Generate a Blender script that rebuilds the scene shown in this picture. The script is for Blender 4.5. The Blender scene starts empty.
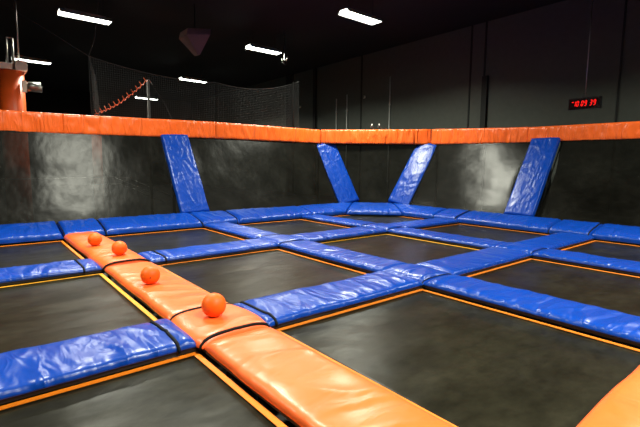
import bpy, bmesh, math, random
from mathutils import Vector, Matrix, noise
from mathutils.bvhtree import BVHTree
random.seed(7)
COL = bpy.context.scene.collection
U, V = 2.7, 2.965            # spacing of the pad lanes across / along the orange lane
PI = math.pi

# ------------------------------------------------------------------ materials
def nmat(name):
    m = bpy.data.materials.new(name); m.use_nodes = True
    nt = m.node_tree; b = nt.nodes['Principled BSDF']
    return m, nt, b
def N(nt, t, **kw):
    n = nt.nodes.new(t)
    for k, v in kw.items():
        if k in n.inputs: n.inputs[k].default_value = v
        else: setattr(n, k, v)
    return n
def simple(name, col, rough=.5, metal=0., spec=.5, bump=0, scale=20):
    m, nt, b = nmat(name)
    tc = N(nt, 'ShaderNodeTexCoord'); nz = N(nt, 'ShaderNodeTexNoise', Scale=scale, Detail=4.)
    nt.links.new(tc.outputs['Object'], nz.inputs['Vector'])
    mx = N(nt, 'ShaderNodeMix', data_type='RGBA')
    mx.inputs[6].default_value = (*[c * .85 for c in col], 1); mx.inputs[7].default_value = (*[min(1, c * 1.15) for c in col], 1)
    nt.links.new(nz.outputs['Fac'], mx.inputs[0]); nt.links.new(mx.outputs[2], b.inputs['Base Color'])
    b.inputs['Roughness'].default_value = rough; b.inputs['Metallic'].default_value = metal
    b.inputs['Specular IOR Level'].default_value = spec
    if bump:
        bp = N(nt, 'ShaderNodeBump', Strength=bump, Distance=.01)
        nt.links.new(nz.outputs['Fac'], bp.inputs['Height']); nt.links.new(bp.outputs[0], b.inputs['Normal'])
    return m
def vinyl(name, col, rough, wr, sx=3.0, sy=1.2, coat=0.25, dist=.02, diag=0.0):
    """glossy creased vinyl; creases run mostly across the pad (local Y)"""
    m, nt, b = nmat(name); L = nt.links
    tc = N(nt, 'ShaderNodeTexCoord'); oi = N(nt, 'ShaderNodeObjectInfo')
    add = N(nt, 'ShaderNodeVectorMath', operation='ADD')
    sc = N(nt, 'ShaderNodeVectorMath', operation='SCALE'); sc.inputs[0].default_value = (37, 23, 11)
    L.new(oi.outputs['Random'], sc.inputs['Scale'])
    L.new(tc.outputs['Object'], add.inputs[0]); L.new(sc.outputs[0], add.inputs[1])
    mp = N(nt, 'ShaderNodeMapping'); mp.inputs['Scale'].default_value = (sx, sy, 1); mp.inputs['Rotation'].default_value = (0, 0, diag)
    L.new(add.outputs[0], mp.inputs['Vector'])
    n1 = N(nt, 'ShaderNodeTexNoise', Scale=1.6, Detail=1.5, Roughness=.4, Distortion=.5)
    n2 = N(nt, 'ShaderNodeTexNoise', Scale=3.6, Detail=1., Roughness=.4, Distortion=.9)
    L.new(mp.outputs[0], n1.inputs['Vector']); L.new(mp.outputs[0], n2.inputs['Vector'])
    b1 = N(nt, 'ShaderNodeBump', Strength=wr, Distance=dist); b2 = N(nt, 'ShaderNodeBump', Strength=wr * .55, Distance=dist * .35)
    for nn, bb in ((n1, b1), (n2, b2)):          # crisp fold lines: ridges where the noise crosses its middle
        s1 = N(nt, 'ShaderNodeMath', operation='SUBTRACT'); s1.inputs[1].default_value = .5; L.new(nn.outputs['Fac'], s1.inputs[0])
        s2 = N(nt, 'ShaderNodeMath', operation='MULTIPLY'); L.new(s1.outputs[0], s2.inputs[0]); L.new(s1.outputs[0], s2.inputs[1])
        s3 = N(nt, 'ShaderNodeMath', operation='ADD'); s3.inputs[1].default_value = .0012; L.new(s2.outputs[0], s3.inputs[0])
        s4 = N(nt, 'ShaderNodeMath', operation='SQRT'); L.new(s3.outputs[0], s4.inputs[0])
        s5 = N(nt, 'ShaderNodeMath', operation='MULTIPLY_ADD'); s5.inputs[1].default_value = -1.9; s5.inputs[2].default_value = 1.; L.new(s4.outputs[0], s5.inputs[0])
        L.new(s5.outputs[0], bb.inputs['Height'])
    L.new(b1.outputs[0], b2.inputs['Normal']); L.new(b2.outputs[0], b.inputs['Normal'])
    n3 = N(nt, 'ShaderNodeTexNoise', Scale=2.5, Detail=4.)
    L.new(add.outputs[0], n3.inputs['Vector'])
    mx = N(nt, 'ShaderNodeMix', data_type='RGBA')
    mx.inputs[6].default_value = (*[c * .88 for c in col], 1); mx.inputs[7].default_value = (*[min(1, c * 1.1) for c in col], 1)
    L.new(n3.outputs['Fac'], mx.inputs[0]); L.new(mx.outputs[2], b.inputs['Base Color'])
    mr = N(nt, 'ShaderNodeMapRange'); mr.inputs['To Min'].default_value = rough * .8; mr.inputs['To Max'].default_value = rough * 1.3
    L.new(n3.outputs['Fac'], mr.inputs['Value']); L.new(mr.outputs[0], b.inputs['Roughness'])
    b.inputs['Coat Weight'].default_value = coat; b.inputs['Coat Roughness'].default_value = .18
    return m
def bedmat(name, col, rough, alpha=0., spec=.5, streak=(1, 1, 1)):
    m, nt, b = nmat(name); L = nt.links
    tc = N(nt, 'ShaderNodeTexCoord'); oi = N(nt, 'ShaderNodeObjectInfo')
    add = N(nt, 'ShaderNodeVectorMath', operation='ADD')
    sc = N(nt, 'ShaderNodeVectorMath', operation='SCALE'); sc.inputs[0].default_value = (31, 17, 5)
    L.new(oi.outputs['Random'], sc.inputs['Scale']); L.new(tc.outputs['Object'], add.inputs[0]); L.new(sc.outputs[0], add.inputs[1])
    mp = N(nt, 'ShaderNodeMapping'); mp.inputs['Scale'].default_value = streak; L.new(add.outputs[0], mp.inputs['Vector'])
    n1 = N(nt, 'ShaderNodeTexNoise', Scale=1.5, Detail=4., Roughness=.5, Distortion=.15)
    n2 = N(nt, 'ShaderNodeTexNoise', Scale=7., Detail=6., Roughness=.7, Distortion=.2)
    for n in (n1, n2): L.new(mp.outputs[0], n.inputs['Vector'])
    ml = N(nt, 'ShaderNodeMath', operation='MULTIPLY'); L.new(n1.outputs['Fac'], ml.inputs[0]); L.new(n2.outputs['Fac'], ml.inputs[1])
    mr = N(nt, 'ShaderNodeMapRange'); mr.inputs['From Min'].default_value = .12; mr.inputs['From Max'].default_value = .4
    L.new(ml.outputs[0], mr.inputs['Value'])
    mx = N(nt, 'ShaderNodeMix', data_type='RGBA')
    mx.inputs[6].default_value = (*[c * .6 for c in col], 1); mx.inputs[7].default_value = (*[c * 1.7 for c in col], 1)
    L.new(mr.outputs[0], mx.inputs[0]); L.new(mx.outputs[2], b.inputs['Base Color'])
    r2 = N(nt, 'ShaderNodeMapRange'); r2.inputs['To Min'].default_value = rough * .88; r2.inputs['To Max'].default_value = rough * 1.15
    L.new(n1.outputs['Fac'], r2.inputs['Value']); L.new(r2.outputs[0], b.inputs['Roughness'])
    sr = N(nt, 'ShaderNodeMapRange'); sr.inputs['To Min'].default_value = spec * .75; sr.inputs['To Max'].default_value = spec * 1.25
    L.new(mr.outputs[0], sr.inputs['Value']); L.new(sr.outputs[0], b.inputs['Specular IOR Level'])
    n4 = N(nt, 'ShaderNodeTexNoise', Scale=1.8, Detail=2.5); L.new(mp.outputs[0], n4.inputs['Vector'])
    bp = N(nt, 'ShaderNodeBump', Strength=.3, Distance=.04); L.new(n4.outputs['Fac'], bp.inputs['Height']); L.new(bp.outputs[0], b.inputs['Normal'])
    if alpha:
        tr = N(nt, 'ShaderNodeBsdfTransparent'); ms = N(nt, 'ShaderNodeMixShader'); ms.inputs[0].default_value = alpha
        L.new(b.outputs[0], ms.inputs[1]); L.new(tr.outputs[0], ms.inputs[2]); L.new(ms.outputs[0], nt.nodes['Material Output'].inputs['Surface'])
    return m
def emit(name, col, s):
    m, nt, b = nmat(name); nt.nodes.remove(b)
    e = N(nt, 'ShaderNodeEmission'); e.inputs['Color'].default_value = (*col, 1); e.inputs['Strength'].default_value = s
    nt.links.new(e.outputs[0], nt.nodes['Material Output'].inputs['Surface']); return m
def netmat(name, col, cell, thick):
    m, nt, b = nmat(name); L = nt.links
    b.inputs['Base Color'].default_value = (*col, 1); b.inputs['Roughness'].default_value = .6
    tc = N(nt, 'ShaderNodeTexCoord'); sp = N(nt, 'ShaderNodeSeparateXYZ'); L.new(tc.outputs['Object'], sp.inputs[0])
    outs = []
    for ax in 'XZ':
        d = N(nt, 'ShaderNodeMath', operation='DIVIDE'); L.new(sp.outputs[ax], d.inputs[0]); d.inputs[1].default_value = cell
        f = N(nt, 'ShaderNodeMath', operation='FRACT'); L.new(d.outputs[0], f.inputs[0])
        c = N(nt, 'ShaderNodeMath', operation='LESS_THAN'); L.new(f.outputs[0], c.inputs[0]); c.inputs[1].default_value = thick / cell
        outs.append(c)
    mxx = N(nt, 'ShaderNodeMath', operation='MAXIMUM'); L.new(outs[0].outputs[0], mxx.inputs[0]); L.new(outs[1].outputs[0], mxx.inputs[1])
    tr = N(nt, 'ShaderNodeBsdfTransparent'); ms = N(nt, 'ShaderNodeMixShader')
    L.new(mxx.outputs[0], ms.inputs[0]); L.new(tr.outputs[0], ms.inputs[1]); L.new(b.outputs[0], ms.inputs[2])
    L.new(ms.outputs[0], nt.nodes['Material Output'].inputs['Surface']); return m

BLUE = vinyl('blue_vinyl', (.0008, .046, .345), .30, 1., 2.6, .9, coat=.07, dist=.05, diag=.25)
BLUEP = vinyl('blue_post_vinyl', (.0008, .040, .31), .32, .8, 1.4, 3.0, coat=.07, dist=.045, diag=.5)
BLUEP.node_tree.nodes['Principled BSDF'].inputs['Specular IOR Level'].default_value = .22
BLUE.node_tree.nodes['Principled BSDF'].inputs['Specular IOR Level'].default_value = .42
ORANGE = vinyl('orange_vinyl', (.97, .150, .026), .37, .65, 2.2, .9, coat=.1, dist=.03)
RAILM = vinyl('orange_rail_vinyl', (.98, .14, .016), .34, 1., 2.6, .7, coat=.1, dist=.08, diag=.6)
BLACKV = simple('black_underside', (.006, .006, .007), .6)
STRAP = simple('black_elastic', (.004, .004, .0045), .7, spec=.2)
BED = bedmat('woven_bed', (.0125, .0115, .0068), .31, spec=.14, streak=(1, 1.6, 1))
WALLBED = bedmat('wall_mesh', (.0055, .0052, .004), .25, alpha=.06, spec=.085, streak=(1.4, .8, 1))
WEBY = simple('yellow_webbing', (.80, .36, .015), .6, bump=.3, scale=60)
WEBM = simple('amber_webbing', (.85, .21, .005), .6, bump=.3, scale=60)
WEBO = simple('orange_webbing', (.75, .20, .012), .6, bump=.3, scale=60)
STEEL = simple('black_steel', (.012, .012, .013), .4, .6)
GALV = simple('galvanised_steel', (.35, .35, .34), .35, .9)
RAILST = simple('handrail_steel', (.6, .6, .58), .3, .6)
BALLM = simple('orange_rubber', (.97, .13, .004), .5, spec=.35, bump=.03, scale=120)
DARKWALL = simple('painted_charcoal', (.066, .075, .064), .75, bump=.1, scale=6)
CEILM = simple('black_ceiling_paint', (.006, .006, .007), .9)
FLOORM = simple('dark_concrete', (.018, .018, .018), .7)
PILST = simple('pilaster_paint', (.010, .012, .011), .8)
CONDM = simple('grey_conduit', (.5, .52, .5), .5)
ORPOST = simple('orange_column_pad', (.80, .115, .015), .42, bump=.1, scale=5)
CREAM = simple('cream_collar', (.85, .82, .72), .6)
TUBE = emit('fluorescent_glow', (.93, 1.0, .88), 14)
HOUS = simple('white_fixture_steel', (.7, .7, .68), .4)
RED = emit('red_led', (1.0, .012, .01), 1.5)
CLKB = simple('clock_black', (.006, .006, .006), .35)
NET = netmat('net_threads', (.03, .031, .03), .05, .0035)
GREYP = simple('grey_plastic', (.04, .038, .036), .85)

# ------------------------------------------------------------------ helpers
def link(name, me, mat, parent=None, loc=None, rot=None, smooth=True):
    o = bpy.data.objects.new(name, me); COL.objects.link(o)
    if mat: me.materials.append(mat)
    if smooth:
        for p in me.polygons: p.use_smooth = True
    if parent: o.parent = parent
    if loc is not None: o.location = loc
    if rot is not None: o.rotation_euler = rot
    return o
def tag(o, label=None, cat=None, group=None, kind=None):
    if label: o['label'] = label
    if cat: o['category'] = cat
    if group: o['group'] = group
    if kind: o['kind'] = kind
    return o
def empty(name, loc=(0, 0, 0), rz=0):
    o = bpy.data.objects.new(name, None); COL.objects.link(o); o.location = loc; o.rotation_euler = (0, 0, rz)
    o.empty_display_size = .1; return o
class MB:
    def __init__(s): s.bm = bmesh.new()
    def box(s, a, b, bevel=0):
        a, b = Vector(a), Vector(b)
        vs = [s.bm.verts.new((x, y, z)) for x in (a.x, b.x) for y in (a.y, b.y) for z in (a.z, b.z)]
        fs = []
        for f in ((0, 1, 3, 2), (4, 6, 7, 5), (0, 4, 5, 1), (2, 3, 7, 6), (0, 2, 6, 4), (1, 5, 7, 3)):
            fs.append(s.bm.faces.new([vs[i] for i in f]))
        if bevel:
            es = list({e for f in fs for e in f.edges})
            bmesh.ops.bevel(s.bm, geom=es, offset=bevel, segments=2, affect='EDGES')
        return s
    def tube(s, pts, r, seg=10, closed=False):
        pts = [Vector(p) for p in pts]; rings = []
        n = len(pts)
        up0 = None
        for i, p in enumerate(pts):
            if closed: t = pts[(i + 1) % n] - pts[i - 1]
            else: t = pts[min(i + 1, n - 1)] - pts[max(i - 1, 0)]
            t.normalize()
            if up0 is None:
                up0 = Vector((0, 0, 1)) if abs(t.z) < .9 else Vector((1, 0, 0))
            a = t.cross(up0)
            if a.length < 1e-4: a = t.orthogonal()
            a.normalize(); b = a.cross(t).normalized(); up0 = b
            rr = r[i] if isinstance(r, (list, tuple)) else r
            rings.append([s.bm.verts.new(p + a * math.cos(k / seg * 2 * PI) * rr + b * math.sin(k / seg * 2 * PI) * rr) for k in range(seg)])
        m = n if closed else n - 1
        for i in range(m):
            A, B = rings[i], rings[(i + 1) % n]
            for k in range(seg): s.bm.faces.new((A[k], A[(k + 1) % seg], B[(k + 1) % seg], B[k]))
        if not closed:
            s.bm.faces.new(rings[0][::-1]); s.bm.faces.new(rings[-1])
        return s
    def build(s, name, mat, parent=None, loc=None, rot=None, smooth=False):
        bmesh.ops.recalc_face_normals(s.bm, faces=s.bm.faces)
        me = bpy.data.meshes.new(name); s.bm.to_mesh(me); s.bm.free()
        return link(name, me, mat, parent, loc, rot, smooth)

def fbm(x, y, z=0):
    return noise.noise(Vector((x, y, z))) + .5 * noise.noise(Vector((x * 2.1, y * 2.1, z + 5)))

BVH = []
def pad(name, q, mat, thick=.036, puff=.016, wr=.006, label=None, group=None, straps=(), bow=.012, rec=.5,
        under=True, endround=.05, cat='pad', ends=(1, 1), edger=.035, bulge=0):
    """q = four world corners front-left, front-right, back-right, back-left of the pad's underside plane.
    Local X runs along front edge, local Y to the back. Thing = top cover mesh with children."""
    q = [Vector(p) for p in q]
    c = sum(q, Vector()) / 4
    ex = ((q[1] + q[2]) - (q[0] + q[3])).normalized()
    ey = ((q[3] + q[2]) - (q[0] + q[1])); ey = (ey - ex * ey.dot(ex)).normalized(); ez = ex.cross(ey)
    M = Matrix((ex, ey, ez)).transposed().to_4x4(); M.translation = c; Mi = M.inverted()
    l = [Mi @ p for p in q]
    Ln = ((l[1] - l[0]).length + (l[2] - l[3]).length) / 2; W = ((l[3] - l[0]).length + (l[2] - l[1]).length) / 2
    nx = max(8, min(90, int(Ln / .028))); ny = max(8, min(30, int(W / .028)))
    sd = random.random() * 100; dirn = random.choice((-.5, -.3, .3, .5))
    def prof(d, r):           # rounded edge: d = distance from edge
        if d >= r: return 1.
        t = 1 - d / r; return math.sqrt(max(0, 1 - t * t))
    bm = bmesh.new(); grid = []
    # non-uniform params: denser near the edges
    def par(n):
        P = [0, .012, .035]; P += [.035 + (.93) * (i + 1) / (n - 4) for i in range(n - 5)]; P += [.965, .988, 1]
        return P
    PX, PY = par(nx), par(ny)
    def h(u, v):
        x, y = u * Ln, v * W
        du = min(x if ends[0] else 9, (Ln - x) if ends[1] else 9); dv = min(y, W - y)
        e = prof(dv, edger) * prof(du, endround)
        dome = (1 - (2 * v - 1) ** 4)
        edge = min(1, dv / .08) * min(1, max(0, (du) / .1))
        w = 0
        f1 = fbm(x * 2.6 + sd, y * 1.1 + .6 * math.sin(x * 2), sd)
        wx = x + .10 * fbm(x * 1.5, y * 2.2, sd + 3) + dirn * y
        f2 = (1 - min(1, abs(noise.noise(Vector((wx * 3.2 + sd, y * .9, sd + 9)))) * 5)) ** 2
        w = wr * (1.1 * f1 + 1.3 * f2)
        z = (thick * .62) * e + thick * .38 * e + puff * dome * e + w * (.35 + .65 * edge) * e
        for (sx, kind) in straps:          # strap presses the pad in
            z -= .012 * math.exp(-((x - sx) / .025) ** 2) * e
        return z
    for i, u in enumerate(PX):
        row = []
        for j, v in enumerate(PY):
            a = l[0].lerp(l[1], u); b = l[3].lerp(l[2], u); p = a.lerp(b, v)
            ed = bow * (fbm(u * Ln * 1.6 + sd, v * 3, 2)) * (abs(2 * v - 1) ** 3) * (1 if v > .5 else -1)
            ed += bulge * math.sin(PI * min(1, max(0, u))) * (2 * v - 1) ** 3
            p = p + Vector((0, ed, h(u, v)))
            row.append(bm.verts.new(p))
        grid.append(row)
    for i in range(len(PX) - 1):
        for j in range(len(PY) - 1): bm.faces.new((grid[i][j], grid[i + 1][j], grid[i + 1][j + 1], grid[i][j + 1]))
    # closed underside
    n0, m0 = len(PX) - 1, len(PY) - 1
    ring = [grid[i][0] for i in range(n0 + 1)] + [grid[n0][j] for j in range(1, m0 + 1)] + [grid[i][m0] for i in range(n0 - 1, -1, -1)] + [grid[0][j] for j in range(m0 - 1, 0, -1)]
    low = [bm.verts.new((v.co.x, v.co.y, -.012)) for v in ring]
    k = len(ring)
    for i in range(k): bm.faces.new((ring[i], low[i], low[(i + 1) % k], ring[(i + 1) % k]))
    bm.faces.new(low[::-1])
    bmesh.ops.recalc_face_normals(bm, faces=bm.faces)
    me = bpy.data.meshes.new(name); bm.to_mesh(me); bm.free()
    o = link(name, me, mat); o.matrix_world = M
    tag(o, label, cat, group)
    BVH.append((M, BVHTree.FromPolygons([v.co for v in me.vertices], [p.vertices[:] for p in me.polygons])))
    if under:
        MB().box((-Ln / 2 + .006, -W / 2 + .012, -.042), (Ln / 2 - .006, W / 2 - .012, -.0125)).build('underside', BLACKV, o)
    for sx, kind in straps:
        u = sx / Ln; pts = []
        for j in range(0, 25):
            v = j / 24; a = l[0].lerp(l[1], u); b = l[3].lerp(l[2], u); p = a.lerp(b, v)
            pts.append((p.x + .004 * math.sin(v * 3), p.y + (0.006 * (1 if v > .5 else -1) if j in (0, 24) else 0), h(u, v) + .007))
        a, b = Vector(pts[0]), Vector(pts[-1])
        pts = [(a.x, a.y - .004, -.02)] + pts + [(b.x, b.y + .004, -.02)]
        MB().tube(pts, .0125 if kind == 'cord' else .006, 8).build('strap' if kind == 'cord' else 'seam_cord', STRAP, o, smooth=True)
    return o
def top_at(x, y):
    best = None
    for M, t in BVH:
        Mi = M.inverted(); o = Mi @ Vector((x, y, 1.0)); d = (Mi.to_3x3() @ Vector((0, 0, -1))).normalized()
        hit = t.ray_cast(o, d, 1.3)
        if hit[0] is not None:
            z = (M @ hit[0]).z
            if best is None or z > best: best = z
    return best

# ------------------------------------------------------------------ setting
FZ = -.9
def struct(name, mb, mat):
    o = mb.build(name, mat); o['kind'] = 'structure'; return o
XR, YB, CZ = 14.5, 31.0, 6.0
XL, YF = -8.0, -8.0
struct('floor', MB().box((XL, YF, FZ - .1), (XR, YB, FZ)), FLOORM)
struct('ceiling', MB().box((XL, YF, CZ), (XR, YB, CZ + .1)), CEILM)
struct('wall_right', MB().box((XR, YF, FZ), (XR + .15, YB, CZ)), DARKWALL)
struct('wall_back', MB().box((XL, YB, FZ), (XR, YB + .15, CZ)), CEILM)
struct('wall_left', MB().box((XL - .15, YF, FZ), (XL, YB, CZ)), CEILM)
struct('wall_front', MB().box((XL, YF - .15, FZ), (XR, YF, CZ)), CEILM)
struct('walkway_floor', MB().box((XL, 11.35, FZ), (13.05, YB, -.0)), CEILM)
struct('side_walkway_floor', MB().box((13.15, YF, FZ), (XR, YB, -.0)), CEILM)
# wall pilasters (steel columns boxed in, painted black)
for k, (y, w, z1) in enumerate(((18.35, .55, 6), (7.55, .18, 4.3), (16.3, .18, 6), (8.12, .05, 6), (3.86, .04, 6), (13.2, .06, 6), (7.62, .05, 6))):
    struct('trim_%d' % (k + 1), MB().box((XR - (.03 if w < .1 else .10), y - w / 2, 0), (XR, y + w / 2, z1)), PILST)

# ------------------------------------------------------------------ trampolines
colname = {0: 'left of the orange pad lane', 1: 'just right of the orange pad lane', 2: 'third column from the left', 3: 'along the right wall padding'}
rowname = {0: 'nearest row', 1: 'middle row', 2: 'far row'}
def trampoline(i, j, web):
    x0, x1 = U * (i + .258), U * (i + 1.008)
    y0, y1 = V * (j + .245), V * (j + 1.0)
    cx, cy = (x0 + x1) / 2, (y0 + y1) / 2; hx, hy = (x1 - x0) / 2, (y1 - y0) / 2
    t = empty('trampoline', (cx, cy, FZ))
    tag(t, 'dark woven trampoline with bright webbing, %s, %s' % (rowname[j], colname[i]), 'trampoline', 'trampolines sunk between the pads')
    z = -FZ
    bm = bmesh.new(); n = 24; g = []
    for a in range(n + 1):
        r = []
        for b in range(n + 1):
            u, v = a / n * 2 - 1, b / n * 2 - 1
            sag = -.02 * (1 - u * u) * (1 - v * v) + .0025 * fbm(u * 3 + i * 7, v * 3 + j * 5)
            r.append(bm.verts.new((u * hx, v * hy, z + sag)))
        g.append(r)
    for a in range(n):
        for b in range(n): bm.faces.new((g[a][b], g[a + 1][b], g[a + 1][b + 1], g[a][b + 1]))
    me = bpy.data.meshes.new('jumping_bed'); bm.to_mesh(me); bm.free()
    ob = link('jumping_bed', me, BED, t)
    md = ob.modifiers.new('s', 'SOLIDIFY'); md.thickness = .004
    m = MB(); w = .042; e = .004
    m.box((-hx, -hy, z + e), (hx, -hy + w, z + e + .005)); m.box((-hx, hy - w, z + e), (hx, hy, z + e + .005))
    m.box((-hx, -hy + w, z + e), (-hx + w, hy - w, z + e + .005)); m.box((hx - w, -hy + w, z + e), (hx, hy - w, z + e + .005))
    m.build('webbing', web, t)
    f = MB(); ox, oy = hx + .11, hy + .115; zt = z + .0
    f.tube([(-ox, -oy, zt), (ox, -oy, zt), (ox, oy, zt), (-ox, oy, zt)], .022, 8, closed=True)
    f.build('frame', STEEL, t, smooth=True)
    for sx in (-1, 1):
        for sy in (-1, 1):
            MB().tube([(sx * ox, sy * oy, 0), (sx * ox, sy * oy, zt - .02)], .022, 8).build('leg', STEEL, t, smooth=True)
webs = {(0, 0): WEBM, (0, 1): WEBY, (0, 2): WEBM, (1, 0): WEBO, (2, 1): WEBY, (1, 1): WEBO, (1, 2): WEBO}
for i in range(4):
    for j in range(3): trampoline(i, j, webs.get((i, j), WEBO))

# ------------------------------------------------------------------ floor pads
ZB = .062
A0, A1_ = 1.013, 1.229
def A(i): return U * (i + A0 - 1), U * (i + A1_ - 1)
def B(j): return V * (j + .995 - 1), V * (j + 1.208 - 1)
def rect(x0, x1, y0, y1, z=ZB, along='x'):
    if along == 'x': return [(x0, y0, z), (x1, y0, z), (x1, y1, z), (x0, y1, z)]
    return [(x1, y0, z), (x1, y1, z), (x0, y1, z), (x0, y0, z)]     # local X along +Y
g = .006
# orange lane with the balls (line 1), runs along Y
x0, x1 = A(1)
OL = 'orange vinyl pads with and around the balls'
BP = 'blue vinyl floor pads'
def apad(y0, y1, mat, line, label, straps=(), group=BP, **k):
    x0, x1 = A(line)
    return pad('floor_pad', rect(x0, x1, y0 + g, y1 - g, along='y'), mat, label=label, group=group, straps=straps, **k)
def bpad(i0, i1, mat, line, label, straps=(), group=BP, **k):
    y0, y1 = B(line)
    return pad('floor_pad', rect(i0 + g, i1 - g, y0, y1), mat, label=label, group=group, straps=straps, **k)
b1a, b1b = V * .970, V * 1.2; b2a, b2b = V * 1.975, V * 2.2
apad(.25, b1a, ORANGE, 1, 'long orange vinyl pad nearest the camera, at the bottom of the photo', wr=.008, group=OL)
apad(b1a, b1b, ORANGE, 1, 'square orange crossing pad under the nearest and largest ball', straps=((.02, 'cord'), (b1b - b1a - .03, 'cord')), puff=.045, bulge=.065, group=OL, endround=.03, wr=.004)
apad(b1b, b2a, ORANGE, 1, 'long orange pad carrying the second nearest ball', group=OL, wr=.008)
apad(b2a, V * 3.0, ORANGE, 1, 'far orange pad carrying the two farthest balls', straps=((.02, 'cord'),), puff=.045, group=OL, endround=.03, wr=.007)
y0b, y1b = B(0)
pad('floor_pad', rect(A(1)[1] + .02, A(2)[0] - .01, y0b + .03, y1b + .16), ORANGE, label='orange vinyl pad cut off by the bottom right corner of the photo', group='orange vinyl pad at the near end', wr=.008)
# blue cross lines B1, B2 : pieces between lanes
a1, a2, a3, a4 = A(1), A(2), A(3), A(4)
bpad(U * .235, a1[0], BLUE, 1, 'blue pad at lower left, left of the nearest ball, running off frame', straps=((a1[0] - U * .235 - .16, 'cord'),), wr=.011)
bpad(a1[1], a2[0], BLUE, 1, 'wide creased blue pad starting right of the nearest ball', straps=((.10, 'cord'),), wr=.011)
bpad(a2[1], a3[0], BLUE, 1, 'smooth blue pad right of centre, running toward the far right wall pads', wr=.006)
bpad(a3[1], U * 4 - .02, BLUE, 1, 'short blue pad joining the right wall pads at far right', wr=.006)
bpad(U * .235, a1[0], BLUE, 2, 'blue pad at the left edge ending beside the second nearest ball', straps=((a1[0] - U * .235 - .22, 'cord'),), wr=.010)
bpad(a1[1], a2[0], BLUE, 2, 'blue pad starting right behind the second nearest ball', straps=((.22, 'cord'),), wr=.009)
bpad(a2[1], a3[0], BLUE, 2, 'blue pad in the centre distance between second and third crossings', wr=.008)
bpad(a3[1], U * 4 - .02, BLUE, 2, 'short far blue pad reaching the right wall pads near the centre', wr=.007)
# A2, A3 lanes
b1a, b1b = B(1); b2a, b2b = B(2)
for ln, aa, nm in ((2, a2, 'central blue lane'), (3, a3, 'right-hand blue lane')):
    apad(V * (.235), b1a, BLUE, ln, 'near length of the %s running off the right edge' % nm, wr=.010)
    apad(b1b, b2a, BLUE, ln, 'middle length of the %s between its two crossings' % nm, wr=.010)
    apad(b2b, V * 3.0, BLUE, ln, 'far length of the %s ending at the left wall padding' % nm, straps=((.12, 'seam'),), wr=.007)
    for (p, q), w2, sg in (((b1a, b1b), 'nearer', 1), ((b2a, b2b), 'farther', 1)):
        apad(p, q, BLUE, ln, 'square blue crossing pad, the %s one on the %s' % (w2, nm), straps=((.01, 'seam'),), puff=.04, endround=.04, wr=.008)
        # seam cord on the side toward the orange lane
        o = bpy.context.scene.objects[-1] if False else None

# ------------------------------------------------------------------ perimeter pads
PF, PBk, PZ = V * 3.0 + .02, 9.73, .20
def ppadY(xa, xb, label, straps=(), xb2=None):
    return pad('perimeter_pad', [(xa, PF, .045), (xb, PF, .045), (xb2 or xb, PBk, PZ), (xa, PBk, PZ)], BLUE, label=label, group='blue perimeter pads below the wall trampolines',
               thick=.08, puff=.04, straps=straps, wr=.012, under=False)
ppadY(-1.2, U * 1 + .05 - g, 'blue perimeter pad at the left edge, left of the farthest ball')
ppadY(U * 1 + .05, 3.45 - g, 'short blue perimeter pad right behind the farthest ball', straps=((.01, 'cord'),))
ppadY(3.45, 5.42 - g, 'blue perimeter pad left of the leftmost blue wall post', straps=((.01, 'cord'),))
ppadY(5.42, 6.35 - g, 'short blue perimeter pad at foot of the leftmost blue wall post', straps=((.01, 'cord'), (.86, 'cord')))
ppadY(6.35, 8.55 - g, 'blue perimeter pad right of the leftmost wall post, left half')
F1, F2, B1_, B2_ = (9.75, PF), (10.83, 7.75), (10.80, PBk), (11.56, 8.80)
ppadY(8.55, F1[0] - g, 'blue perimeter pad at foot of the second wall post from left', straps=((.01, 'seam'),), xb2=B1_[0] - g)
pad('perimeter_pad', [(F1[0], F1[1], .045), (F2[0], F2[1], .045), (B2_[0], B2_[1], PZ), (B1_[0], B1_[1], PZ)], BLUE,
    label='blue perimeter pad cutting the far corner between the two middle wall posts', group='blue perimeter pads below the wall trampolines', thick=.08, puff=.04, wr=.01, under=False)
RX0, RX1 = F2[0], B2_[0]
def ppadX(ya, yb, label, straps=(), yb2=None):   # local X must run so that back (+X) is local +Y: direction -Y
    return pad('perimeter_pad', [(RX0, yb, .045), (RX0, ya, .045), (RX1, ya, PZ), (RX1, yb2 or yb, PZ)], BLUE, label=label, group='blue perimeter pads below the wall trampolines',
               thick=.08, puff=.04, straps=straps, wr=.008, under=False)
ppadX(6.75, F2[1] - g, 'blue perimeter pad at foot of the third wall post from left', yb2=B2_[1] - g)
ppadX(6.05, 6.75 - g, 'short blue perimeter pad right of the third wall post', straps=((.01, 'cord'), (.66, 'cord')))
ppadX(3.85, 6.05 - g, 'long blue perimeter pad at foot of the rightmost wall post')
ppadX(3.05, 3.85 - g, 'short blue perimeter pad right of the rightmost wall post', straps=((.01, 'cord'), (.76, 'cord')))
ppadX(.4, 3.05 - g, 'blue perimeter pad running off the right edge of the photo')

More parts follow.
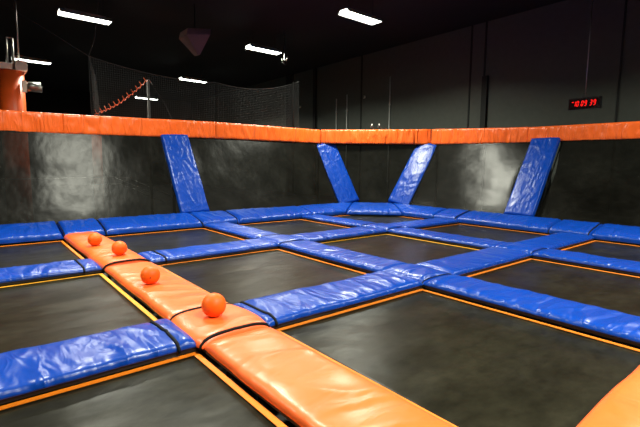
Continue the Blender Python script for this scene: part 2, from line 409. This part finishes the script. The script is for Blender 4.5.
# ------------------------------------------------------------------ wall trampolines, posts, rail
YT, XT, ZT = 10.66, 12.75, 2.14
def wall_bed(q, label):
    """q: bottom-left, bottom-right, top-right, top-left world corners"""
    q = [Vector(p) for p in q]; c = (q[0] + q[1]) / 2
    t = empty('wall_trampoline', c); tag(t, label, 'trampoline', 'slanted wall trampolines')
    q = [p - c for p in q]
    nrm = (q[1] - q[0]).cross(q[3] - q[0]).normalized()
    bm = bmesh.new(); nx, ny = 48, 30; gr = []
    sd = random.random() * 50
    Ln = (q[1] - q[0]).length
    for a in range(nx + 1):
        r = []
        for b in range(ny + 1):
            u, v = a / nx, b / ny
            # the free side edges curve in a little
            uu = u + (.5 - u) * .05 * math.sin(PI * v) * abs(2 * u - 1) ** 2
            p = q[0].lerp(q[1], uu).lerp(q[3].lerp(q[2], uu), v)
            s = -.055 * math.sin(PI * u) ** .6 * math.sin(PI * v) + .010 * fbm(u * Ln * .9 + sd, v * 2.2, sd)
            r.append(bm.verts.new(p + nrm * s))
        gr.append(r)
    for a in range(nx):
        for b in range(ny): bm.faces.new((gr[a][b], gr[a + 1][b], gr[a + 1][b + 1], gr[a][b + 1]))
    me = bpy.data.meshes.new('jumping_bed'); bm.to_mesh(me); bm.free()
    link('jumping_bed', me, WALLBED, t)
    bk = -nrm * .12 if nrm.z > 0 else nrm * .12
    MB().tube([p + bk for p in q], .03, 8, closed=True).build('frame', STEEL, t, smooth=True)
b = -.02
wall_bed([(-1.5, PBk + .05, .2), (5.38, PBk + .05, .2), (5.30, YT + .05, ZT), (-1.5, YT + .05, ZT)], 'dark slanted wall trampoline at far left, left of the leftmost blue post')
wall_bed([(5.80, PBk + .05, .2), (10.30, PBk + .05, .2), (10.30, YT + .05, ZT), (5.85, YT + .05, ZT)], 'dark slanted wall trampoline between the first and second blue posts from left')
wall_bed([(10.75, PBk + .02, .2), (11.58, 8.85, .2), (12.80, 8.40, ZT), (10.45, YT + .07, ZT)], 'small trapezoid wall trampoline in the corner between the two middle blue posts')
wall_bed([(11.61, 8.25, .2), (11.61, 5.20, .2), (XT + .05, 5.20, ZT), (XT + .05, 8.25, ZT)], 'dark slanted wall trampoline between the third and rightmost blue posts')
wall_bed([(11.61, 4.50, .2), (11.61, -1.0, .2), (XT + .05, -1.0, ZT), (XT + .05, 4.50, ZT)], 'dark slanted wall trampoline at far right, right of the rightmost post')
def post(foot, top, side, label):
    """foot/top: centres; side: unit vector from left to right seen from the court"""
    foot, top, side = Vector(foot), Vector(top), Vector(side)
    h = .35; up = (top - foot).normalized(); n = side.cross(up).normalized()
    if n.z < 0: n = -n
    # front-left.. ordering so that local Z = n: local X = up, local Y = n x up
    y = n.cross(up)
    o = pad('wall_post_pad', [foot - y * h, top - y * h * .97, top + y * h * .97, foot + y * h], BLUEP, thick=.09, puff=.012, wr=.006, edger=.015, endround=.012,
            label=label, group='blue padded wall posts', under=False, bow=.01, cat='post')
    c = o.matrix_world.translation; Ln = (top - foot).length
    MB().tube([(-Ln / 2, 0, -.06), (Ln / 2, 0, -.06)], .045, 10).build('post_tube', STEEL, o, smooth=True)
post((5.60, PBk, .23), (5.49, YT + .03, ZT - .02), (1, 0, 0), 'leftmost blue padded wall post, leaning up behind the orange lane')
post((10.60, PBk - .02, .23), (10.38, YT + .03, ZT - .02), (.93, -.36, 0), 'second blue wall post from left, leaning left at the corner panel')
post((11.56, 8.55, .23), (XT + .03, 8.40, ZT - .02), (.38, -.92, 0), 'third blue wall post from left, leaning right at the corner panel')
post((11.56, 4.83, .23), (XT + .03, 4.83, ZT - .02), (0, -1, 0), 'rightmost blue padded wall post, below the red clock')

def rail(p0, p1, zb0, zb1, zt0, zt1, out, label):
    """padded orange rail: front face between p0,p1 (x,y); out = outward unit vector; heights at both ends"""
    p0, p1, out = Vector((*p0, 0)), Vector((*p1, 0)), Vector((*out, 0))
    zb0 -= .015; zb1 -= .015; zt0 += .01; zt1 += .01
    q = [p0 + Vector((0, 0, zb0)), p1 + Vector((0, 0, zb1)), p1 + Vector((0, 0, zt1)), p0 + Vector((0, 0, zt0))]
    q = [p + out * .07 for p in q]
    o = pad('rail_pad', q, RAILM, thick=.06, puff=.012, wr=.010, edger=.02, label=label, group='orange padded top rail', under=False, bow=.004, ends=(0, 0))
    L = (p1 - p0).length
    hh = ((zt0 - zb0) + (zt1 - zb1)) / 4
    MB().box((-L / 2 + .003, -hh + .01, -.20), (L / 2 - .003, hh - .01, -.0125), .01).build('backing_foam', RAILM, o)
    return o
rail((-1.5, YT), (3.1, YT), 2.00, 2.04, 2.42, 2.45, (0, 1), 'orange top rail pad at left edge, in front of the orange column')
rail((3.103, YT), (6.6, YT), 2.04, 2.11, 2.45, 2.53, (0, 1), 'orange top rail pad above the leftmost blue wall post')
rail((6.603, YT), (10.2, YT), 2.11, 2.12, 2.53, 2.54, (0, 1), 'orange top rail pad left of the second wall post')
rail((10.21, YT), (12.74, 8.30), 2.12, 2.11, 2.54, 2.57, (.68, .73), 'orange top rail pad crossing the far corner between middle posts')
rail((12.75, 8.29), (12.75, 5.3), 2.11, 2.06, 2.57, 2.44, (1, 0), 'orange top rail pad between third and rightmost wall posts')
rail((12.75, 5.29), (12.75, -1.), 2.06, 2.02, 2.44, 2.39, (1, 0), 'orange top rail pad at right edge, below the red clock')
# structural frame that carries rail, posts and beds, standing on the floor behind the panels
def frame_post(x, y, dx, dy, lab):
    o = MB().tube([(x, y, FZ), (x, y, 2.3)], .04, 10).tube([(x, y, .1), (x - dx, y - dy, .1)], .03, 8).build('steel_upright', STEEL, smooth=True)
    tag(o, lab, 'post', 'black uprights behind the wall panels')
frame_post(5.57, 11.0, 0, 1.2, 'black steel upright behind the leftmost blue post')
frame_post(10.385, 11.0, 0, 1.2, 'black steel upright behind the second blue post from left')
frame_post(13.1, 8.3, 1.4, 0, 'black steel upright behind the third blue post from left')
frame_post(13.1, 4.83, 1.4, 0, 'black steel upright behind the rightmost blue post')

# ------------------------------------------------------------------ balls
for (x, y), lab in (((2.995, 3.24), 'largest and nearest orange ball, on the square crossing pad'), ((2.93, 4.66), 'second nearest orange ball, on the long orange pad'),
                    ((3.03, 6.28), 'third orange ball from the camera, on the far orange pad'), ((2.92, 7.24), 'farthest and smallest orange ball, near the left wall pads')):
    bm = bmesh.new(); r = .100; bmesh.ops.create_uvsphere(bm, u_segments=48, v_segments=32, radius=r)
    for v in bm.verts:      # shallow moulded seams of a rubber ball
        d = v.co.normalized(); s = min(abs(d.x), abs(d.y)); v.co *= 1 - .006 * math.exp(-(s / .03) ** 2)
    me = bpy.data.meshes.new('rubber_ball'); bm.to_mesh(me); bm.free()
    o = link('rubber_ball', me, BALLM, loc=(x, y, (top_at(x, y) or .17) + r - .004), rot=(random.random() * 3, random.random() * 3, 0))
    tag(o, lab, 'ball', 'orange rubber balls on the orange lane')
    bm = bmesh.new(); bmesh.ops.create_cone(bm, cap_ends=True, segments=12, radius1=.006, radius2=.006, depth=.004)
    me = bpy.data.meshes.new('valve'); bm.to_mesh(me); bm.free(); link('valve', me, BLACKV, o, loc=(.3 * r, 0, .95 * r))

# ------------------------------------------------------------------ ceiling lights
def light(x, y, z, label, L=1.26, W=.38):
    t = empty('ceiling_light', (x, y, z)); tag(t, label, 'light', 'fluorescent ceiling lights')
    m = MB()
    bm = m.bm; h = .10
    pr = [(-W / 2 - .02, 0), (-W / 2 + .06, h), (W / 2 - .06, h), (W / 2 + .02, 0), (W / 2 + .012, 0), (W / 2 - .065, h - .01), (-W / 2 + .065, h - .01), (-W / 2 - .012, 0)]
    A_ = [bm.verts.new((-L / 2 - .01, a, b)) for a, b in pr]; B_ = [bm.verts.new((L / 2 + .01, a, b)) for a, b in pr]
    for k in range(8): bm.faces.new((A_[k], A_[(k + 1) % 8], B_[(k + 1) % 8], B_[k]))
    bm.faces.new(A_[::-1]); bm.faces.new(B_)
    m.box((-.5, -.06, h), (.5, .06, h + .05))
    m.build('housing', HOUS, t)
    tb = MB()
    for yy in (-.14, -.07, 0, .07, .14): tb.tube([(-L / 2 + .01, yy, .028), (L / 2 - .01, yy, .028)], .026, 10)
    tb.build('tubes', TUBE, t, smooth=True)
    ld = bpy.data.lights.new('lamp', 'AREA'); ld.shape = 'RECTANGLE'; ld.size = L; ld.size_y = W * .9; ld.energy = LAMP_W; ld.color = (1.0, 1.0, .84); ld.spread = math.radians(150)
    lo = bpy.data.objects.new('lamp', ld); COL.objects.link(lo); lo.parent = t; lo.location = (0, 0, -.004)
    for sx in (-.45, .45): MB().tube([(sx, 0, h + .05), (sx, 0, CZ - z)], .006, 6).build('hanger', STEEL, t)
LZ = 5.35; LAMP_W = 370
for (x, y), lab in (((4.22, 13.55), 'bright fluorescent light at upper left, the largest on that side'), ((9.90, 8.62), 'brightest fluorescent light at top centre of the photo'),
                    ((9.68, 13.15), 'fluorescent light left of the brightest one, above the left rail'), ((10.0, 19.95), 'small distant fluorescent light left of centre'),
                    ((3.65, 20.5), 'distant fluorescent light beside the orange column at left edge'), ((10.1, 27.2), 'smallest farthest fluorescent light behind the thin pole'),
                    ((4.1, 7.0), 'fluorescent light overhead above the orange lane'), ((4.0, -.2), 'fluorescent light above the camera'),
                    ((-1.4, 5.7), 'unseen fluorescent light added beyond the left edge to brighten the left rail'), ((9.8, .5), 'fluorescent light beyond the right edge'), ((4.0, -3.5), 'fluorescent light behind the camera')):  # the one beyond the left edge is unseen, added to lift the left rail
    light(x, y, LZ, lab)

# ------------------------------------------------------------------ clock
ck = empty('digital_clock', (13.5, 4.29, 3.02)); tag(ck, 'red digital display clock reading 10 09 39 hanging from a thin rod', 'clock')
hw, hh = .37, .145
MB().box((0, -hw, -hh), (.08, hw, hh), .008).build('casing', CLKB, ck)
MB().box((-.004, -hw + .02, -hh + .02), (0, hw - .02, hh - .02)).build('display_window', simple('display_glass', (.012, .002, .002), .2), ck)
SEG = {'0': 'abcdef', '1': 'bc', '9': 'abcdfg', '3': 'abcdg'}
def digit(ch, yc, w=.038, h=.12, s=.016):
    m = MB(); x = -.010
    def sk(y, z): return (y + z * .14)
    def bar(y0, z0, y1, z1):
        if z0 == z1: pts = [(y0, z0 - s / 2), (y1, z0 - s / 2), (y1, z0 + s / 2), (y0, z0 + s / 2)]
        else: pts = [(y0 - s / 2, z0), (y0 + s / 2, z0), (y0 + s / 2, z1), (y0 - s / 2, z1)]
        vs = []
        for xx in (x, x + .005):
            vs.append([m.bm.verts.new((xx, yc - sk(a, b), b)) for a, b in pts])
        m.bm.faces.new(vs[0]); m.bm.faces.new(vs[1][::-1])
        for k in range(4): m.bm.faces.new((vs[0][k], vs[1][k], vs[1][(k + 1) % 4], vs[0][(k + 1) % 4]))
    w2, h2, e = w / 2, h / 2, .006
    D = {'a': (-w2 + e, h2, w2 - e, h2), 'd': (-w2 + e, -h2, w2 - e, -h2), 'g': (-w2 + e, 0, w2 - e, 0), 'b': (w2, e, w2, h2 - e), 'c': (w2, -h2 + e, w2, -e), 'f': (-w2, e, -w2, h2 - e), 'e': (-w2, -h2 + e, -w2, -e)}
    for c in (SEG[ch] if ch in SEG else ch[1:]): bar(*D[c])
    return m.build('digit', RED, ck)
for ch, yc in (('1', .215), ('0', .145), ('0', .04), ('9', -.036), ('3', -.155), ('9', -.235)): digit(ch, yc)
MB().box((-.010, .235, .035), (-.005, .28, .052)).build('indicator_dash', RED, ck)
MB().box((.01, -.06, hh), (.07, .06, hh + .05), .005).tube([(.04, -.03, hh + .05), (.04, -.03, hh + .1), (.04, .03, hh + .1), (.04, .03, hh + .05)], .01, 8).build('bracket', GREYP, ck)
MB().tube([(.04, 0, hh + .06), (.04, 0, CZ - 3.02)], .014, 8).build('hanging_rod', GALV, ck, smooth=True)

# ------------------------------------------------------------------ orange column etc. behind left rail
cm = empty('padded_column', (2.39, 12.7, 0)); tag(cm, 'orange padded round column with cream collar at the left edge', 'column')
MB().tube([(0, 0, 0), (0, 0, 1.2), (0, 0, 2.4), (0, 0, 3.56)], .26, 32).build('orange_wrap', ORPOST, cm, smooth=True)
MB().box((-.27, -.29, 3.56), (.02, .27, 3.70), .01).box((.08, -.29, 3.56), (.31, .27, 3.70), .01).box((.10, -.27, 3.70), (.3, .2, 3.79)).build('collar', CREAM, cm)
for dx, r, z1 in ((-.06, .028, 4.3), (.06, .028, 4.3), (.17, .018, CZ)): MB().tube([(dx, -.1, 3.6), (dx, -.1, z1)], r, 8).build('rod', GALV, cm, smooth=True)
MB().tube([(-.06, -.1, 4.3), (.06, -.1, 4.3)], .02, 8).build('cross_bar', GALV, cm)
fl = empty('floodlight', (2.66, 12.42, 3.2)); tag(fl, 'small metallic floodlight clamped to the side of the orange column', 'light')
MB().box((-.09, -.06, -.14), (0, .06, .13), .01).build('bracket', CREAM, fl)
MB().tube([(0, 0, .01), (.03, 0, .01), (.06, 0, .01), (.28, 0, .01)], [.06, .10, .11, .115], 20).build('housing', GALV, fl, smooth=True)
MB().tube([(-.02, -.13, -.12), (.29, -.13, -.12), (.29, -.13, .02)], .008, 6).build('yoke', GALV, fl, smooth=True)
o = MB().tube([(4.08, 12.3, 0), (4.08, 12.3, 2.2)], .115, 20).build('orange_bollard', ORPOST, smooth=True)
tag(o, 'slim orange post seen dimly through the far left wall trampoline', 'post')
hr = empty('stair_handrail', (4.2, 12, 0)); tag(hr, 'thin bright handrail seen through the far left wall trampoline', 'handrail')
MB().tube([(-6, 0, 1.03), (-1, 0, 1.04), (.1, 0, 1.075), (.55, 0, 1.04), (1.68, 0, .50)], .011, 8).build('top_bar', RAILST, hr, smooth=True)
MB().tube([(-.35, .1, .88), (.35, .1, .88), (1.55, .1, .33)], .009, 8).build('lower_bar', RAILST, hr, smooth=True)
MB().tube([(.25, .25, 1.05), (1.2, .25, .62)], .010, 8).build('far_bar', RAILST, hr, smooth=True)
for dx, zz in ((.05, 1.06), (-3.2, 1.03)): MB().tube([(dx, 0, 0), (dx, 0, zz)], .016, 8).build('baluster', STEEL, hr)

# thin pole with coiled orange cord
pl = empty('net_pole', (5.33, 12.0, 0)); tag(pl, 'thin grey pole with short angled arm rising above the left rail', 'pole')
MB().tube([(0, 0, 0), (0, 0, 3.64)], .035, 10).build('pole_tube', GREYP, pl, smooth=True)
MB().tube([(-.03, 0, 3.6), (.01, -.02, 3.66), (.10, -.03, 3.52)], .014, 8).build('arm', GALV, pl, smooth=True)
MB().tube([(.08, 0, 3.55), (.40, -.02, 3.1), (.72, -.05, 2.4)], .005, 6).build('guy_wire', GREYP, pl)
a, b_ = Vector((4.0, 12.0, 2.62)), Vector((5.31, 11.95, 3.63)); pts = []
nC = 300
for k in range(nC + 1):
    t = k / nC; p = a.lerp(b_, t) - Vector((0, 0, .12 * math.sin(PI * t))); an = t * 14 * 2 * PI
    r = .020
    pts.append(p + Vector((-.6 * r, 0, .8 * r)) * 0 + Vector((0, r * math.cos(an), r * math.sin(an))) + Vector((.0, 0, 0)))
cd = MB().tube(pts, .010, 6).build('coiled_cord', ORPOST, smooth=True); tag(cd, 'orange coiled rope sloping up to the thin grey pole', 'rope')
m = MB()
for k in range(12):
    t = (k + .5) / 12; p = a.lerp(b_, t) - Vector((0, 0, .12 * math.sin(PI * t)))
    m.tube([p, p + Vector((-.02, 0, .05)), p + Vector((-.05, 0, .10))], [.014, .011, .006], 6)
m.build('loops', ORPOST, cd, smooth=True)

# ------------------------------------------------------------------ nets
def net(name, top, zb, y, label, folds=()):
    t = empty(name, (top[0][0], y, 0)); tag(t, label, 'net')
    x0 = top[0][0]; bm = bmesh.new(); cols = []
    n = 160; X0, X1 = top[0][0], top[-1][0]
    for k in range(n + 1):
        x = X0 + (X1 - X0) * k / n
        for (xa, za), (xb, zb_) in zip(top, top[1:]):
            if xa <= x <= xb + 1e-6:
                f = (x - xa) / (xb - xa); z1 = za + (zb_ - za) * f; break
        dy = .05 * math.sin(x * 3) + .03 * math.sin(x * 7.3)
        cols.append([bm.verts.new((x - x0, dy * (1 - (j / 12)) , zb + (z1 - zb) * j / 12)) for j in range(13)])
    for k in range(n):
        for j in range(12): bm.faces.new((cols[k][j], cols[k + 1][j], cols[k + 1][j + 1], cols[k][j + 1]))
    me = bpy.data.meshes.new('mesh_panel'); bm.to_mesh(me); bm.free(); link('mesh_panel', me, NET, t)
    MB().tube([(c[12].co.x, 0, 0) if False else p for c, p in ((0, p) for p in [(X0 + (X1 - X0) * k / 40 - x0, 0, 0) for k in range(0)])] or [(x - x0, 0, z) for x, z in top], .006, 6).build('edge_cord', GREYP, t)
    for fx in folds:       # gathered net hanging as a loose rope of mesh
        MB().tube([(fx - x0, 0, 3.84), (fx - x0 + .07, .02, 3.4), (fx - x0 + .10, 0, 2.9), (fx - x0 + .12, 0, 2.4)], [.012, .05, .06, .05], 10).build('gathered_fold', netfold, t, smooth=True)
    return t
netfold = netmat('gathered_net', (.05, .052, .05), .03, .005)
def cat(p, q, sag, n=14):
    return [(p[0] + (q[0] - p[0]) * k / n, p[1] + (q[1] - p[1]) * k / n - sag * 4 * (k / n) * (1 - k / n)) for k in range(n + 1)]
net('safety_net', cat((3.76, 3.85), (6.9, 3.66), .12) , 2.3, 11.2, 'faint grey netting above the left rail, behind the coiled rope', folds=(3.78,))
net('safety_net', cat((6.93, 3.66), (9.75, 4.05), .20), 2.3, 11.2, 'faint netting with sagging top edge left of the corner', ())
o = MB().tube([(2.0, 11.2, 4.75), (3.12, 11.2, 4.19), (3.76, 11.2, 3.85), (3.9, 11.2, 4.2), (4.15, 11.2, CZ)], .005, 6).build('suspension_cable', GREYP, smooth=True)
tag(o, 'thin cable rising from the net peak to the ceiling at upper left', 'cable')

# ------------------------------------------------------------------ hanging speaker, bits on the wall
sp = empty('hanging_speaker', (6.80, 12.3, 4.85)); tag(sp, 'dark wedge-shaped speaker hanging from the black ceiling at upper left', 'speaker')
bm = bmesh.new()
tp = [bm.verts.new(p) for p in ((-.32, -.25, .36), (.38, -.25, .48), (.42, .3, .48), (-.32, .3, .36))]
mi = [bm.verts.new(p) for p in ((-.36, -.28, .18), (.34, -.3, .30), (.40, .3, .30), (-.36, .3, .18))]
bo = [bm.verts.new(p) for p in ((.02, -.1, -.27), (.10, -.1, -.26), (.10, .1, -.26), (.02, .1, -.27))]
for P_, Q_ in ((tp, mi), (mi, bo)):
    for k in range(4): bm.faces.new((P_[k], P_[(k + 1) % 4], Q_[(k + 1) % 4], Q_[k]))
bm.faces.new(tp[::-1]); bm.faces.new(bo)
bmesh.ops.recalc_face_normals(bm, faces=bm.faces)
me = bpy.data.meshes.new('cabinet'); bm.to_mesh(me); bm.free(); link('cabinet', me, simple('speaker_grey', (.15, .12, .115), .5), sp, smooth=False)
MB().tube([(0, 0, .42), (0, 0, CZ - 4.85)], .012, 6).build('hanger', STEEL, sp)
hk = empty('ceiling_camera', (10.25, 12.75, 5.0)); tag(hk, 'small bracket mounted camera just right of the left ceiling lights', 'camera')
MB().tube([(0, 0, -.02), (.02, .02, .4), (.02, .02, CZ - 5.0)], .012, 6).build('mount', GALV, hk)
MB().tube([(-.12, -.03, .08), (-.05, 0, .02), (.05, 0, -.08)], [.02, .045, .045], 12).build('body', GREYP, hk, smooth=True)
MB().tube([(.04, -.05, .03), (.09, -.05, .14), (.10, -.05, .18)], .015, 8).build('arm', GALV, hk, smooth=True)
for y, z0, z1, r, lab in ((14.75, .5, 4.4, .022, 'thin grey conduit on the far wall, left of a pair'), (14.05, .5, 4.5, .028, 'paired jointed conduit on the far wall, right of the thin one'), (11.58, .5, 4.9, .024, 'long bare conduit on the far wall above the corner rail')):
    o = MB().tube([(XR - .04, y, 0), (XR - .04, y, z1)], r, 8).build('wall_conduit', CONDM, smooth=True); tag(o, lab, 'conduit', 'conduits on the dark wall')
    m = MB()
    for k in range(4): m.tube([(XR - .04, y, .8 + k * 1.0), (XR - .04, y, .86 + k * 1.0)], r * 1.5, 8)
    m.build('clamp', CONDM, o)
for y, z, lab in ((17.5, 4.32, 'tiny pale wall sensor left of the conduits'), (13.0, 4.28, 'tiny pale wall sensor right of the paired conduits')):
    o = MB().box((XR - .06, y - .05, z - .05), (XR, y + .05, z + .05), .01).build('wall_sensor', CREAM); tag(o, lab, 'sensor')
    MB().tube([(XR - .08, y, z), (XR - .055, y, z)], .03, 12).build('lens', GREYP, o)
for x, y, lab in ((11.45, 9.62, 'small dark clamp on top of the corner rail, left one'), (11.62, 9.46, 'small dark clamp on top of the corner rail, right one')):
    t = empty('rail_clamp', (x, y, 2.62)); tag(t, lab, 'clamp', 'clamps on the corner rail')
    MB().box((-.04, -.04, 0), (.04, .04, .07), .01).build('body', GREYP, t); MB().tube([(0, 0, .07), (0, 0, .12)], .02, 8).build('knob', CREAM, t)

# ------------------------------------------------------------------ camera, world, view
w = bpy.data.worlds.new('World'); bpy.context.scene.world = w; w.use_nodes = True
w.node_tree.nodes['Background'].inputs[0].default_value = (.5, .55, .6, 1); w.node_tree.nodes['Background'].inputs[1].default_value = .0
pit, roll, yaw = .11097299, .00912331, .88425422
fw = Vector((math.cos(yaw) * math.cos(pit), math.sin(yaw) * math.cos(pit), -math.sin(pit)))
rt = Vector((math.sin(yaw), -math.cos(yaw), 0)); up = rt.cross(fw)
rt2 = rt * math.cos(roll) + up * math.sin(roll); up2 = -rt * math.sin(roll) + up * math.cos(roll)
cam = bpy.data.cameras.new('camera'); cam.lens = 24; cam.sensor_width = 36; cam.clip_start = .05
co = bpy.data.objects.new('camera', cam); COL.objects.link(co)
M = Matrix((rt2, up2, -fw)).transposed().to_4x4(); M.translation = (1.48636, .01409, 1.39981); co.matrix_world = M
sc = bpy.context.scene; sc.camera = co
vs = sc.view_settings; vs.view_transform = 'Standard'; vs.look = 'None'; vs.gamma = 1; vs.use_curve_mapping = False; vs.exposure = .0
sc.cycles.max_bounces = 6; sc.cycles.transparent_max_bounces = 12
sc.cycles.use_denoising = True
